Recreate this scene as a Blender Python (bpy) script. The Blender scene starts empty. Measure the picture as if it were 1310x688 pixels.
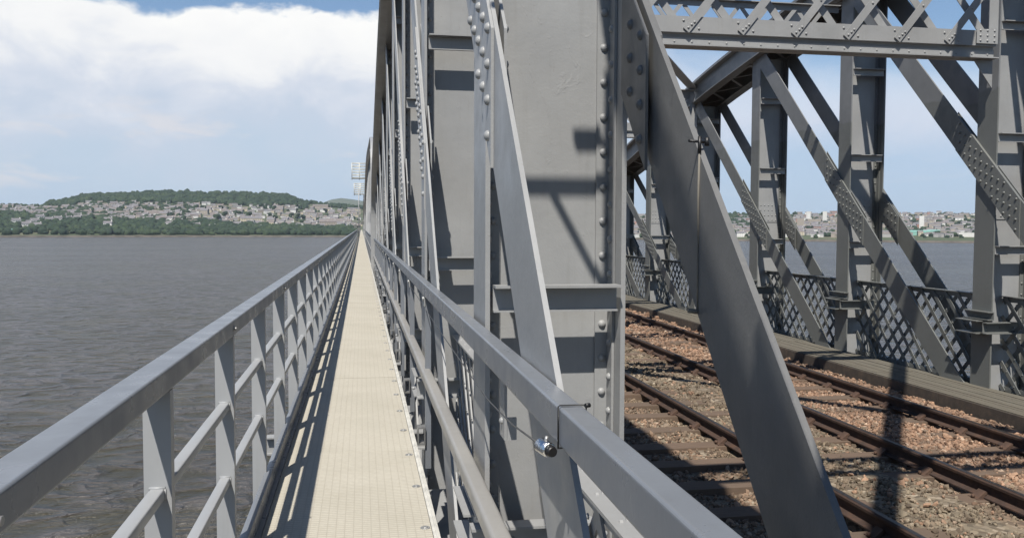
import bpy, math, random
import numpy as np
rnd = random.Random(7)
SC = bpy.context.scene
COL = SC.collection
R = math.radians

# ------------------------------------------------------------------ mesh builder
class MB:
    def __init__(s): s.v = []; s.f = []; s.sm = []; s.mi = []
    def face(s, idx, sm=False, mi=0): s.f.append(idx); s.sm.append(sm); s.mi.append(mi)
    def hexa(s, p, mi=0):
        b = len(s.v); s.v += [tuple(q) for q in p]
        for q in ((0,3,2,1),(4,5,6,7),(0,1,5,4),(1,2,6,5),(2,3,7,6),(3,0,4,7)):
            s.face([b+i for i in q], False, mi)
    def box(s, x0, x1, y0, y1, z0, z1, mi=0):
        s.hexa([(x0,y0,z0),(x1,y0,z0),(x1,y1,z0),(x0,y1,z0),(x0,y0,z1),(x1,y0,z1),(x1,y1,z1),(x0,y1,z1)], mi)
    def prism_x(s, poly, x0, x1, mi=0):
        """polygon in (y,z), extruded along X"""
        b = len(s.v); n = len(poly)
        s.v += [(x0, y, z) for y, z in poly] + [(x1, y, z) for y, z in poly]
        s.face([b+i for i in range(n)][::-1], False, mi); s.face([b+n+i for i in range(n)], False, mi)
        for i in range(n):
            j = (i+1) % n; s.face([b+i, b+j, b+n+j, b+n+i], False, mi)
    def prism_y(s, poly, y0, y1, sm=False, mi=0):
        """polygon in (x,z), extruded along Y"""
        b = len(s.v); n = len(poly)
        s.v += [(x, y0, z) for x, z in poly] + [(x, y1, z) for x, z in poly]
        for i in range(n):
            j = (i+1) % n; s.face([b+i, b+n+i, b+n+j, b+j], sm, mi)
        if sm:
            b = len(s.v); s.v += [(x, y0, z) for x, z in poly] + [(x, y1, z) for x, z in poly]
        s.face([b+i for i in range(n)], False, mi); s.face([b+n+i for i in range(n)][::-1], False, mi)
    def barYZ(s, a, b_, w, x0, x1, mi=0):
        """flat bar from a to b_ in the (y,z) plane, width w, thickness x0..x1"""
        dy, dz = b_[0]-a[0], b_[1]-a[1]; L = math.hypot(dy, dz); ny, nz = -dz/L*w/2, dy/L*w/2
        s.prism_x([(a[0]+ny,a[1]+nz),(a[0]-ny,a[1]-nz),(b_[0]-ny,b_[1]-nz),(b_[0]+ny,b_[1]+nz)], x0, x1, mi)
    def beam(s, p, q, w, h, up=(0,0,1), mi=0):
        """rectangular bar between two 3D points"""
        p = np.array(p, float); q = np.array(q, float); d = q-p; d /= np.linalg.norm(d)
        u = np.array(up, float); r = np.cross(d, u); r /= np.linalg.norm(r); u = np.cross(r, d)
        r *= w/2; u *= h/2
        s.hexa([p-r-u, p+r-u, q+r-u, q-r-u, p-r+u, p+r+u, q+r+u, q-r+u], mi)
    def tube(s, pts, r, n=8, mi=0, caps=True):
        P = [np.array(p, float) for p in pts]; b = len(s.v); m = len(P)
        for i, p in enumerate(P):
            d = P[min(i+1, m-1)]-P[max(i-1, 0)]; d /= np.linalg.norm(d)
            a = np.array((0,0,1.)) if abs(d[2]) < .9 else np.array((1.,0,0))
            u = np.cross(d, a); u /= np.linalg.norm(u); w = np.cross(d, u)
            rr = r[i] if isinstance(r, (list, tuple)) else r
            for k in range(n):
                t = 2*math.pi*k/n; s.v.append(tuple(p+rr*(math.cos(t)*u+math.sin(t)*w)))
        for i in range(m-1):
            for k in range(n):
                k2 = (k+1) % n; s.face([b+i*n+k, b+i*n+k2, b+(i+1)*n+k2, b+(i+1)*n+k], True, mi)
        if caps:
            s.face([b+k for k in range(n)][::-1], False, mi); s.face([b+(m-1)*n+k for k in range(n)], False, mi)
    def rivet(s, p, axis, r=.02, n=8, mi=0):
        """domed rivet head, axis one of '+x','-x','+y','-y','+z','-z'"""
        sg = 1 if axis[0] == '+' else -1; ax = axis[1]
        b = len(s.v)
        rings = ((1.0, 0.0), (.93, .38), (.62, .74))
        for rr, hh in rings:
            for k in range(n):
                t = 2*math.pi*k/n; a, c, h = rr*r*math.cos(t), rr*r*math.sin(t), hh*r*.85*sg
                s.v.append({'x': (p[0]+h, p[1]+a, p[2]+c), 'y': (p[0]+a, p[1]+h, p[2]+c), 'z': (p[0]+a, p[1]+c, p[2]+h)}[ax])
        h = r*.85*sg
        s.v.append({'x': (p[0]+h, p[1], p[2]), 'y': (p[0], p[1]+h, p[2]), 'z': (p[0], p[1], p[2]+h)}[ax])
        for q in range(2):
            for k in range(n):
                k2 = (k+1) % n; s.face([b+q*n+k, b+q*n+k2, b+(q+1)*n+k2, b+(q+1)*n+k], True, mi)
        for k in range(n): s.face([b+2*n+k, b+2*n+(k+1) % n, b+3*n], True, mi)
    def build(s, name, mats, parent=None, fix=True):
        me = bpy.data.meshes.new(name); me.from_pydata(s.v, [], s.f)
        if not isinstance(mats, (list, tuple)): mats = [mats]
        for m in mats: me.materials.append(m)
        me.polygons.foreach_set('use_smooth', s.sm); me.polygons.foreach_set('material_index', s.mi)
        if fix:
            import bmesh
            bm = bmesh.new(); bm.from_mesh(me); bmesh.ops.recalc_face_normals(bm, faces=bm.faces); bm.to_mesh(me); bm.free()
        me.update()
        o = bpy.data.objects.new(name, me); COL.objects.link(o)
        if parent: o.parent = parent
        return o

def tag(o, label=None, cat=None, group=None, kind=None):
    for k, v in (('label', label), ('category', cat), ('group', group), ('kind', kind)):
        if v: o[k] = v
    return o
def thing(name, label, cat, loc=(0,0,0), group=None):
    o = bpy.data.objects.new(name, None); COL.objects.link(o); o.location = loc; o.empty_display_size = .2
    return tag(o, label, cat, group)

# ------------------------------------------------------------------ materials
class NT:
    def __init__(s, mat): s.t = mat.node_tree; s.n = s.t.nodes; s.l = s.t.links
    def new(s, ty, **kw):
        n = s.n.new(ty)
        for k, v in kw.items(): setattr(n, k, v)
        return n
    def link(s, a, b): s.l.new(a, b)
    def val(s, sock, v):
        if isinstance(v, bpy.types.NodeSocket): s.link(v, sock)
        else: sock.default_value = v
    def math(s, op, a, b=None, c=None, clamp=False):
        n = s.new('ShaderNodeMath', operation=op); n.use_clamp = clamp; s.val(n.inputs[0], a)
        if b is not None: s.val(n.inputs[1], b)
        if c is not None: s.val(n.inputs[2], c)
        return n.outputs[0]
    def noise(s, vec, scale, detail=4, rough=.55, dist=0, dim='3D'):
        n = s.new('ShaderNodeTexNoise', noise_dimensions=dim)
        if vec is not None: s.link(vec, n.inputs['Vector'])
        n.inputs['Scale'].default_value = scale; n.inputs['Detail'].default_value = detail
        n.inputs['Roughness'].default_value = rough; n.inputs['Distortion'].default_value = dist
        return n.outputs['Fac']
    def ramp(s, fac, stops, interp='LINEAR'):
        n = s.new('ShaderNodeValToRGB'); n.color_ramp.interpolation = interp; e = n.color_ramp.elements
        while len(e) < len(stops): e.new(.5)
        for i, (p, c) in enumerate(stops):
            e[i].position = p; e[i].color = (c, c, c, 1) if isinstance(c, (int, float)) else (*c, 1)
        s.val(n.inputs[0], fac); return n.outputs[0]
    def mix(s, fac, a, b, blend='MIX'):
        n = s.new('ShaderNodeMix', data_type='RGBA', blend_type=blend); s.val(n.inputs[0], fac)
        for i, c in ((6, a), (7, b)):
            if isinstance(c, bpy.types.NodeSocket): s.link(c, n.inputs[i])
            else: n.inputs[i].default_value = (*c, 1)
        return n.outputs[2]
    def maprange(s, v, a, b, c=0, d=1, smooth=False):
        n = s.new('ShaderNodeMapRange'); n.interpolation_type = 'SMOOTHSTEP' if smooth else 'LINEAR'
        s.val(n.inputs[0], v)
        for i, q in enumerate((a, b, c, d)): s.val(n.inputs[i+1], q)
        return n.outputs[0]
    def bump(s, h, strength, dist=.01, normal=None):
        n = s.new('ShaderNodeBump'); n.inputs['Strength'].default_value = strength; n.inputs['Distance'].default_value = dist
        s.link(h, n.inputs['Height'])
        if normal: s.link(normal, n.inputs['Normal'])
        return n.outputs[0]
    def mapping(s, vec, scale=(1,1,1), loc=(0,0,0), rot=(0,0,0)):
        n = s.new('ShaderNodeMapping'); s.link(vec, n.inputs[0]); n.inputs['Scale'].default_value = scale
        n.inputs['Location'].default_value = loc; n.inputs['Rotation'].default_value = rot; return n.outputs[0]

def mat(name):
    m = bpy.data.materials.new(name); m.use_nodes = True
    nt = NT(m); b = nt.n['Principled BSDF']; tc = nt.new('ShaderNodeTexCoord').outputs['Object']
    return m, nt, b, tc

def simple(name, col, rough=.6, metal=0., var=.15, scale=8, bump=0., bscale=60):
    m, nt, b, tc = mat(name)
    n = nt.noise(tc, scale, 4)
    f = nt.maprange(n, .3, .7, 1-var, 1+var)
    mul = nt.new('ShaderNodeVectorMath', operation='SCALE'); mul.inputs[0].default_value = col; nt.link(f, mul.inputs['Scale'])
    nt.link(mul.outputs[0], b.inputs['Base Color'])
    b.inputs['Roughness'].default_value = rough; b.inputs['Metallic'].default_value = metal
    if bump: nt.link(nt.bump(nt.noise(tc, bscale, 3), bump, .01), b.inputs['Normal'])
    return m

def paint(name, col, rough=.42, grime=.12, olive=False, bumpy=.35):
    m, nt, b, tc = mat(name)
    big = nt.noise(tc, 1.3, 5, .6)
    streak = nt.noise(nt.mapping(tc, (9, 9, .7)), 3.0, 4, .6)
    base = nt.mix(nt.maprange(big, .35, .7), tuple(c*(1+grime*.5) for c in col), tuple(c*(1-grime) for c in col))
    base = nt.mix(nt.math('MULTIPLY', nt.maprange(streak, .55, .8), .22), base, (col[0]*.6, col[1]*.57, col[2]*.5))
    # small chips and dirt spots
    sp = nt.noise(tc, 38, 3, .7)
    base = nt.mix(nt.math('MULTIPLY', nt.maprange(sp, .70, .76), .5), base, (col[0]*.55, col[1]*.48, col[2]*.38))
    ru = nt.noise(nt.mapping(tc, (14, 14, 1.6)), 1.7, 5, .7)
    base = nt.mix(nt.math('MULTIPLY', nt.maprange(ru, .70, .80), .45), base, (.15, .085, .05))
    if olive:
        sep = nt.new('ShaderNodeSeparateXYZ'); nt.link(tc, sep.inputs[0])
        z = nt.math('ADD', sep.outputs[2], nt.math('MULTIPLY', nt.noise(tc, 2.0, 3), .25))
        base = nt.mix(nt.maprange(z, 4.50, 4.54, .45, 0), base, (col[0]*.52, col[1]*.54, col[2]*.43))
    nt.link(base, b.inputs['Base Color'])
    nt.link(nt.maprange(nt.noise(tc, 6, 4), .3, .7, rough-.08, rough+.12), b.inputs['Roughness'])
    b.inputs['Specular IOR Level'].default_value = .5
    h = nt.math('ADD', nt.math('MULTIPLY', nt.noise(tc, 14, 4, .6), .8), nt.math('MULTIPLY', nt.noise(tc, 90, 3, .6), .25))
    vo = nt.noise(nt.mapping(tc, (1, 1, .45)), 7, 6, .75, 1.4)
    h = nt.math('ADD', h, nt.math('MULTIPLY', nt.maprange(vo, .60, .70), .5))
    nt.link(nt.bump(h, bumpy, .006), b.inputs['Normal'])
    return m

PG = (.285, .289, .290)
M = {}
M['paint'] = paint('bridge_paint', PG)
M['paint_far'] = paint('bridge_paint_two_coat', (.185, .19, .195), olive=True)
M['paint_dark'] = paint('bridge_paint_dark', (.135, .136, .136), grime=.2)  # darker base grey for the near truss's track-side diagonals
M['rail_paint'] = paint('handrail_paint', (.165, .178, .198), rough=.30, grime=.08, bumpy=.12)
M['post_paint'] = paint('railing_paint', (.30, .31, .32), rough=.42, grime=.08, bumpy=.12)
M['tube_paint'] = paint('mid_tube_paint', (.27, .262, .245), rough=.38, grime=.10, bumpy=.12)
M['galv'] = simple('galvanised', (.42, .42, .41), .45, .6, .2, 12)
M['chrome'] = simple('chrome', (.75, .75, .76), .16, 1.0, .08, 60, .3, 120)
M['black'] = simple('black_plastic', (.012, .012, .013), .45)
M['wire'] = simple('steel_wire', (.10, .10, .10), .5, .5)
M['clamp'] = simple('clamp_steel', (.22, .22, .215), .45, .4, .2, 12)
M['cordm'] = simple('tan_cord', (.17, .158, .135), .8)
M['white_channel'] = simple('pale_channel', (.50, .49, .45), .5, 0, .2, 10)
M['scaffold'] = simple('scaffold_tube', (.55, .54, .48), .5, .2, .2, 3)

def deck_mat():
    m, nt, b, tc = mat('moulded_grating')
    sep = nt.new('ShaderNodeSeparateXYZ'); nt.link(tc, sep.inputs[0])
    def saw(o, p, w):
        f = nt.math('FRACT', nt.math('DIVIDE', o, p)); d = nt.math('ABSOLUTE', nt.math('SUBTRACT', f, .5))
        return nt.maprange(d, .5-w, .5)
    lx = saw(sep.outputs[0], .046, .10); ly = saw(sep.outputs[1], .030, .20)
    g = nt.math('MAXIMUM', nt.math('MULTIPLY', lx, .45), nt.math('MULTIPLY', ly, .75))
    n1 = nt.noise(tc, .9, 4, .6); n2 = nt.noise(tc, 30, 3, .6)
    c = nt.mix(nt.maprange(n1, .35, .7), (.48, .452, .383), (.40, .375, .31))
    c = nt.mix(nt.math('MULTIPLY', nt.maprange(n2, .4, .75), .25), c, (.30, .27, .22))
    c = nt.mix(nt.math('MULTIPLY', g, .62), c, (.17, .145, .105))
    # scuffs and stains
    st = nt.noise(nt.mapping(tc, (6, .8, 1)), 2.2, 4, .6)
    c = nt.mix(nt.math('MULTIPLY', nt.maprange(st, .58, .78), .30), c, (.30, .26, .21))
    nt.link(c, b.inputs['Base Color']); b.inputs['Roughness'].default_value = .75
    nt.link(nt.bump(nt.math('SUBTRACT', n2, g), .45, .006), b.inputs['Normal'])
    return m
M['deck'] = deck_mat()

def rust_mat(name, a, b_, rough=.85):
    m, nt, b, tc = mat(name)
    c = nt.ramp(nt.noise(tc, 9, 6, .7), [(.3, a), (.55, b_), (.75, tuple(x*.5 for x in a))])
    nt.link(c, b.inputs['Base Color']); b.inputs['Roughness'].default_value = rough
    nt.link(nt.bump(nt.noise(tc, 60, 4), .4, .006), b.inputs['Normal']); return m
M['rust'] = rust_mat('rusty_rail_side', (.085, .045, .028), (.045, .028, .022))
M['rust_light'] = rust_mat('rusty_chair', (.11, .062, .04), (.07, .042, .03))
M['railhead'] = simple('worn_rail_head', (.10, .085, .075), .38, .8, .3, 20)
def wood_mat(name, a, b_, axis=0):
    m, nt, b, tc = mat(name)
    s = (2, 22, 22) if axis == 0 else (22, 1.2, 22)
    oi = nt.new('ShaderNodeObjectInfo').outputs['Random']
    n = nt.noise(nt.mapping(tc, s), 2, 5, .65)
    c = nt.mix(nt.maprange(n, .3, .7), a, b_)
    c = nt.mix(nt.math('MULTIPLY', oi, .35), c, (.10, .08, .06))
    nt.link(c, b.inputs['Base Color']); b.inputs['Roughness'].default_value = .9
    nt.link(nt.bump(n, .5, .01), b.inputs['Normal']); return m
M['sleeper'] = wood_mat('sleeper_timber', (.155, .105, .072), (.095, .066, .048))
M['plank'] = wood_mat('plank_timber', (.150, .138, .108), (.088, .080, .062), 1)
M['plankside'] = rust_mat('plank_fascia', (.10, .075, .055), (.06, .05, .042))

def ballast_mat(attr=True):
    m, nt, b, tc = mat('ballast_stone' if attr else 'ballast_bed')
    if attr:
        a = nt.new('ShaderNodeAttribute'); a.attribute_name = 'tone'; f = a.outputs['Fac']
        a2 = nt.new('ShaderNodeAttribute'); a2.attribute_name = 'zone'; z = a2.outputs['Fac']
    else:
        v = nt.new('ShaderNodeTexVoronoi'); nt.link(tc, v.inputs['Vector']); v.inputs['Scale'].default_value = 22
        sp = nt.new('ShaderNodeSeparateColor'); nt.link(v.outputs['Color'], sp.inputs[0]); f = sp.outputs[0]
        sx = nt.new('ShaderNodeSeparateXYZ'); nt.link(tc, sx.inputs[0])
        z = nt.maprange(nt.math('ADD', sx.outputs[0], nt.math('MULTIPLY', nt.noise(tc, 1.5, 3), .6)), 5.6, 6.1)
    grey = nt.ramp(f, [(0, (.07, .055, .038)), (.3, (.16, .132, .094)), (.6, (.245, .20, .14)), (.85, (.10, .075, .05)), (1, (.38, .32, .24))])
    pink = nt.ramp(f, [(0, (.09, .055, .038)), (.3, (.30, .18, .115)), (.6, (.40, .25, .165)), (.85, (.13, .095, .07)), (1, (.50, .37, .27))])
    c = nt.mix(z, grey, pink)
    c = nt.mix(nt.maprange(nt.noise(tc, 1.1, 5, .65), .45, .70, .05, .65), c, (.085, .057, .04))
    nt.link(c, b.inputs['Base Color']); b.inputs['Roughness'].default_value = .9
    nt.link(nt.bump(nt.noise(tc, 45, 4), .6, .015), b.inputs['Normal']); return m
M['stone'] = ballast_mat(True); M['bed'] = ballast_mat(False)

# ------------------------------------------------------------------ camera
EYE = (0., 0., 0.)
f_px, phi, roll = 1100., R(2.774), R(.22)
th = math.atan(193*math.cos(phi)/f_px)
Fv = np.array([math.sin(th)*math.cos(phi), math.cos(th)*math.cos(phi), -math.sin(phi)])
R0 = np.array([math.cos(th), -math.sin(th), 0]); U0 = np.cross(R0, Fv)
Rv = R0*math.cos(roll)+U0*math.sin(roll); Uv = -R0*math.sin(roll)+U0*math.cos(roll)
cam = bpy.data.objects.new('camera', bpy.data.cameras.new('camera')); COL.objects.link(cam); SC.camera = cam
from mathutils import Matrix
cam.matrix_world = Matrix([[Rv[0], Uv[0], -Fv[0], 0], [Rv[1], Uv[1], -Fv[1], 0], [Rv[2], Uv[2], -Fv[2], 0], [0,0,0,1]])
cam.data.sensor_width = 36; cam.data.lens = 36*f_px/1310; cam.data.clip_start = .05; cam.data.clip_end = 60000
def ray(x, y):
    return Fv+Rv*(x-655)/f_px-Uv*(y-344)/f_px

# ------------------------------------------------------------------ truss geometry
ZB = -2.40                                  # underside level of the main members
P = 3.76
def interp(tab, y):
    if y <= tab[0][0]: return tab[0][1]
    for (a, za), (b, zb) in zip(tab, tab[1:]):
        if y <= b: return za+(zb-za)*(y-a)/(b-a)
    return tab[-1][1]
PROF1 = [(-12,5.2),(-6,5.55),(0,5.7),(4,5.6),(8,5.42),(12,5.15),(14.5,4.92),(17,4.62),(20,4.24),(22,3.93),(24,3.53),(26.2,3.12),(28,2.75),(30,2.4),(32.2,1.95)]
END1 = [(33.0,1.6),(33.5,.9),(33.62,.1),(33.62,ZB)]
def prof_next(s):
    return ([(s,ZB),(s,.8),(s+.1,2.2),(s+.4,3.1),(s+1,3.55)],
            [(s+1,3.55),(s+3,3.88),(s+5.5,4.02),(s+9,4.2),(s+14,4.45),(s+21,4.84),(s+29,5.15),(s+37,5.28),(s+45,5.15),(s+53,4.84),(s+60,4.45),(s+65,4.02),(s+68.5,3.6),(s+71,3.2),(s+73,2.65)],
            [(s+73.55,2.2),(s+73.9,1.5),(s+74,.4),(s+74,ZB)])

def sweep(mb, pts, x0, x1, a, b, mi=0):
    """rectangular section x0..x1, offset a..b along the normal, swept along (y,z) points"""
    base = len(mb.v); n = len(pts)
    for i, (y, z) in enumerate(pts):
        p0 = pts[max(i-1,0)]; p1 = pts[min(i+1,n-1)]; dy, dz = p1[0]-p0[0], p1[1]-p0[1]; L = math.hypot(dy, dz)
        ny, nz = -dz/L, dy/L
        for x, o in ((x0,a),(x1,a),(x1,b),(x0,b)): mb.v.append((x, y+ny*o, z+nz*o))
    for i in range(n-1):
        for k in range(4):
            k2 = (k+1) % 4; mb.face([base+i*4+k, base+i*4+k2, base+(i+1)*4+k2, base+(i+1)*4+k], False, mi)
    mb.face([base, base+1, base+2, base+3], False, mi); mb.face([base+(n-1)*4+k for k in (3,2,1,0)], False, mi)

DP = .56
def smooth_pts(pts, it=2):
    for _ in range(it):
        q = [pts[0]]
        for a, b in zip(pts, pts[1:]):
            q.append((a[0]*.75+b[0]*.25, a[1]*.75+b[1]*.25)); q.append((a[0]*.25+b[0]*.75, a[1]*.25+b[1]*.75))
        q.append(pts[-1]); pts = q
    return pts

def make_truss(name_label, XA, XB, ycols, prof, pts, m, side, stiff, dets, lat_x, ylo, yhi, strutted=True):
    """XA..XB the two planes; side=+1 the track is at larger x, -1 track at smaller x"""
    t = thing('bridge_truss', name_label, 'truss girder', (XA, ylo, ZB))
    def bld(mb, nm, par=None, mats=None):
        for i in range(len(mb.v)): v = mb.v[i]; mb.v[i] = (v[0]-XA, v[1]-ylo, v[2]-ZB)
        o = mb.build(nm, mats or m, par or t)
        return o
    W = .185
    # top chord with side webs, cover plate, bottom flanges and lacing
    c = MB(); sp = smooth_pts(pts)
    sweep(c, sp, XA-W, XB+W, -.028, 0)
    for x in (XA-.035, XB+.035): sweep(c, sp, x-.012, x+.012, -DP+.002, -.030)
    for x0, x1 in ((XA-W, XA-.049), (XA-.021, XA+.06), (XB-.06, XB+.021), (XB+.049, XB+W)):
        sweep(c, sp, x0, x1, -DP, -DP+.024)
    for x0, x1 in ((XA-W, XA-.049), (XB+.049, XB+W)): sweep(c, sp, x0, x1, -.060, -.031)
    o = bld(c, 'top_chord')
    lc = MB(); y = max(pts[0][0], ylo)+.3; k = 0
    while y < min(yhi-1.4, 60):
        z0 = interp(prof, y)-DP+.035; z1 = interp(prof, y+.55)-DP+.035
        xa, xb = (XA+.05, XB-.05) if k % 2 == 0 else (XB-.05, XA+.05)
        lc.beam((xa, y, z0), (xb, y+.55, z1), .07, .012); y += .55; k += 1
        if k % 7 == 0: lc.box(XA-.02, XB+.02, y-.12, y+.12, interp(prof,y)-DP-.012, interp(prof,y)-DP-.001)
    ll = bld(lc, 'lacing', o)
    # bottom chord
    b = MB()
    b.box(XA-.02, XA+.004, ylo, yhi, ZB-.55, ZB+.02); b.box(XB-.004, XB+.02, ylo, yhi, ZB-.55, ZB+.02)
    b.box(XA-.10, XB+.10, ylo, yhi, ZB-.575, ZB-.552)
    for x0, x1 in ((XA-.10, XA-.021), (XB+.021, XB+.10)): b.box(x0, x1, ylo, yhi, ZB+.0, ZB+.021)
    bld(b, 'bottom_chord')
    # columns
    for i, yc in enumerate(ycols):
        det = dets[i] if i < len(dets) else 0
        zt = interp(prof, yc)-DP+.02 if pts[0][0] <= yc <= pts[-1][0] else 2
        if det == 0:
            w = MB(); w.box(XA+.012, XB-.012, yc-.007, yc+.007, ZB, zt)
            w.box(XA-.011, XA+.011, yc-.2, yc+.2, ZB, zt); w.box(XB-.011, XB+.011, yc-.2, yc+.2, ZB, zt)
            bld(w, 'column')
        else:
            w = MB(); w.box(XA+.012, XB-.012, yc-.007, yc+.007, ZB, zt)
            col = bld(w, 'column', None, M['paint'])
            for X, sgn in ((XA, 1), (XB, -1)):
                fl = MB(); fl.box(X-.011, X+.011, yc-.2, yc+.2, ZB, zt)
                xa = X+sgn*.012; xb = X+sgn*.084
                fl.box(min(xa,xb), max(xa,xb), yc-.021, yc-.0085, ZB+.02, zt-.005)
                fl.box(min(xa,xb), max(xa,xb), yc+.0085, yc+.021, ZB+.02, zt-.005)
                # angle fillet leg standing off the flange
                xc = X+sgn*.0125; xd = X+sgn*.025
                fl.box(min(xc,xd), max(xc,xd), yc-.105, yc-.022, ZB+.02, zt-.005)
                z = ZB+.12; kk = 0
                while z < zt-.05:
                    fl.rivet((X+sgn*.05, yc-.021, z), '-y', .0195, 10 if det > 1 else 6)
                    if det > 1 or i < 4:
                        fl.rivet((X+sgn*.025, yc-.066, z+.08), '+x' if sgn > 0 else '-x', .0195, 8 if det > 1 else 6)
                    z += .165; kk += 1
                bld(fl, 'flange', col)
            for zs in stiff:
                if zs < zt-.1:
                    s = MB()
                    s.box(XA+.027, XB-.027, yc-.185, yc-.173, zs-.115, zs-.004)      # downstand leg
                    s.box(XA+.027, XB-.027, yc-.262, yc-.172, zs-.003, zs+.009)     # top leg
                    s.box(XA+.027, XB-.027, yc-.205, yc-.186, zs-.115, zs-.106)
                    bld(s, 'stiffener', col, M['paint'])
            # rivet seams where the web plate is spliced
            sl = MB(); zz = .62*stiff[0]+.38*stiff[1] if side < 0 else -.92
            sl.box(XA+.10, XB-.10, yc-.018, yc-.0075, zz-.22, zz+.22)
            if side < 0:
                for a in range(5):
                    for q in (-.17, -.06, .06, .17): sl.rivet((XA+.15+a*(XB-XA-.30)/4, yc-.018, zz+q), '-y', .017, 6)
                bld(sl, 'splice_plate', col, M['paint'])
            if strutted:
                s = MB(); X0 = XA-.012; q_ = .45 if side > 0 else 1.
                # two short channels wrapped round the foot of the column
                for z0, z1, ya, yb in ((-1.31, -1.19, yc-.26, yc+.26),):
                    s.box(X0-.012, X0, ya, yb, z0, z1); s.box(X0-.10*q_, X0-.013, ya, yb, z1-.012, z1); s.box(X0-.10*q_, X0-.013, ya, yb, z0, z0+.012)
                z0, z1, yy = -1.50, -1.335, yc-.235
                s.box(X0-.16*q_, XB-.15, yy, yy+.012, z0, z1); s.box(X0-.16*q_, XB-.15, yy-.08, yy-.001, z1-.012, z1); s.box(X0-.16*q_, XB-.15, yy-.08, yy-.001, z0, z0+.012)
                s.box(X0-.20*q_, X0-.013, yc-.15, yc+.30, z0-.013, z0-.001)
                s.box(X0-.20*q_, X0-.013, yc-.15, yc+.30, z1+.001, z1+.012)
                for q in range(4): s.rivet((X0-.10+.22*q, yy, (z0+z1)/2), '-y', .016, 6)
                bld(s, 'strut', col)
    # diagonals: from the foot of one column, over the next at mid height, to the top of the third
    n = len(ycols)
    for i in range(n-2):
        ya, yb = ycols[i]+.47, ycols[i+2]-.20
        if ycols[i+2] > yhi+.1: break
        zt = interp(prof, ycols[i+2])-DP+.06
        yc = ycols[i+1]; sl = (zt-ZB)/(yb-ya); zc = ZB+(yc-ya)*sl
        det = dets[i+1] if i+1 < len(dets) else 0
        for X, out in ((XA, -1), (XB, 1)):
            dm = m if side < 0 else (M['paint'] if out < 0 else M['paint_dark'])
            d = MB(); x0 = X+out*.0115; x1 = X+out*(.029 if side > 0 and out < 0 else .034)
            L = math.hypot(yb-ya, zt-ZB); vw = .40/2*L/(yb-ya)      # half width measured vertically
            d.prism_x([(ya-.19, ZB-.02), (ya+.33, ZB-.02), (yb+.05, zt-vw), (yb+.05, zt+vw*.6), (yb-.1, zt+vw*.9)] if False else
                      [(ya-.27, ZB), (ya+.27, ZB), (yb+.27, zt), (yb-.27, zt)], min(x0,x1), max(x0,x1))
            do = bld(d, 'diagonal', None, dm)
            if det:
                # splice plate, both ends cut upright
                ou = MB()
                for xx, dirn in ((x1, out), (X-out*.0115, -out)):
                    s0, s1 = (-.56 if side > 0 else -.72), .62
                    if dirn == -out: s1 = -.215
                    hw = vw-.012
                    pl = [(yc+s0, zc+s0*sl-hw), (yc+s1, zc+s1*sl-hw), (yc+s1, zc+s1*sl+hw), (yc+s0, zc+s0*sl+hw)]
                    xo = xx+dirn*.013
                    ou.prism_x(pl, min(xx+dirn*.0005, xo), max(xx+dirn*.0005, xo))
                    ax = '+x' if dirn > 0 else '-x'
                    s = s0+.07; r_ = 0
                    while s < s1-.03:
                        for q in ((-.78, -.26, .26, .78) if r_ % 2 == 0 else (-.52, 0, .52)):
                            ou.rivet((xo, yc+s, zc+s*sl+q*hw), ax, .0215 if side < 0 else .0235, 10 if det > 1 else 6)
                        s += .118 if side < 0 else .14; r_ += 1
                    if dirn == -out:
                        pl2 = [(yc+.215, zc+.215*sl-hw), (yc+.66, zc+.66*sl-hw), (yc+.66, zc+.66*sl+hw), (yc+.215, zc+.215*sl+hw)]
                        ou.prism_x(pl2, min(xx+dirn*.0005, xo), max(xx+dirn*.0005, xo))
                bld(ou, 'splice_plate', do, dm)
    # lattice parapet between the columns
    for i in range(n-1):
        y0, y1 = ycols[i]+.03, ycols[i+1]-.03
        if y1 > yhi or y1 > 60 or y0 < -4: continue
        det = dets[i] if i < len(dets) else 0
        l = MB(); zb, zt = ZB+.03, -.99; X = lat_x; H = zt-zb; pit = .30
        l.box(X-.05, X+.05, y0, y1, zt, zt+.014)
        l.box(X-.006, X+.006, y0, y1, zt-.07, zt-.0005); l.box(X-.006, X+.006, y0, y1, zb, zb+.07)
        run = H/1.12
        k = -int(run/pit)-1
        while k*pit < y1-y0:
            for sg, xo in ((1, -.014), (-1, .014)):
                a = y0+k*pit; bb = a+run
                ya_, yb_ = max(a, y0), min(bb, y1)
                if yb_-ya_ > .06:
                    za = zb+(ya_-a)/run*H; zb2 = zb+(yb_-a)/run*H
                    if sg < 0: za, zb2 = zt-(za-zb), zt-(zb2-zb)
                    l.barYZ((ya_, za), (yb_, zb2), .064, X+xo-.006, X+xo+.006)
            k += 1
        if det:
            q = 0
            for a in np.arange(y0+.1, y1, pit/2):
                for j in range(7):
                    if (j+q) % 2 == 0: l.rivet((X-.020, a, zb+.1+j*H/7), '-x', .013, 6)
                q += 1
        bld(l, 'lattice_panel')
    return t

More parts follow.
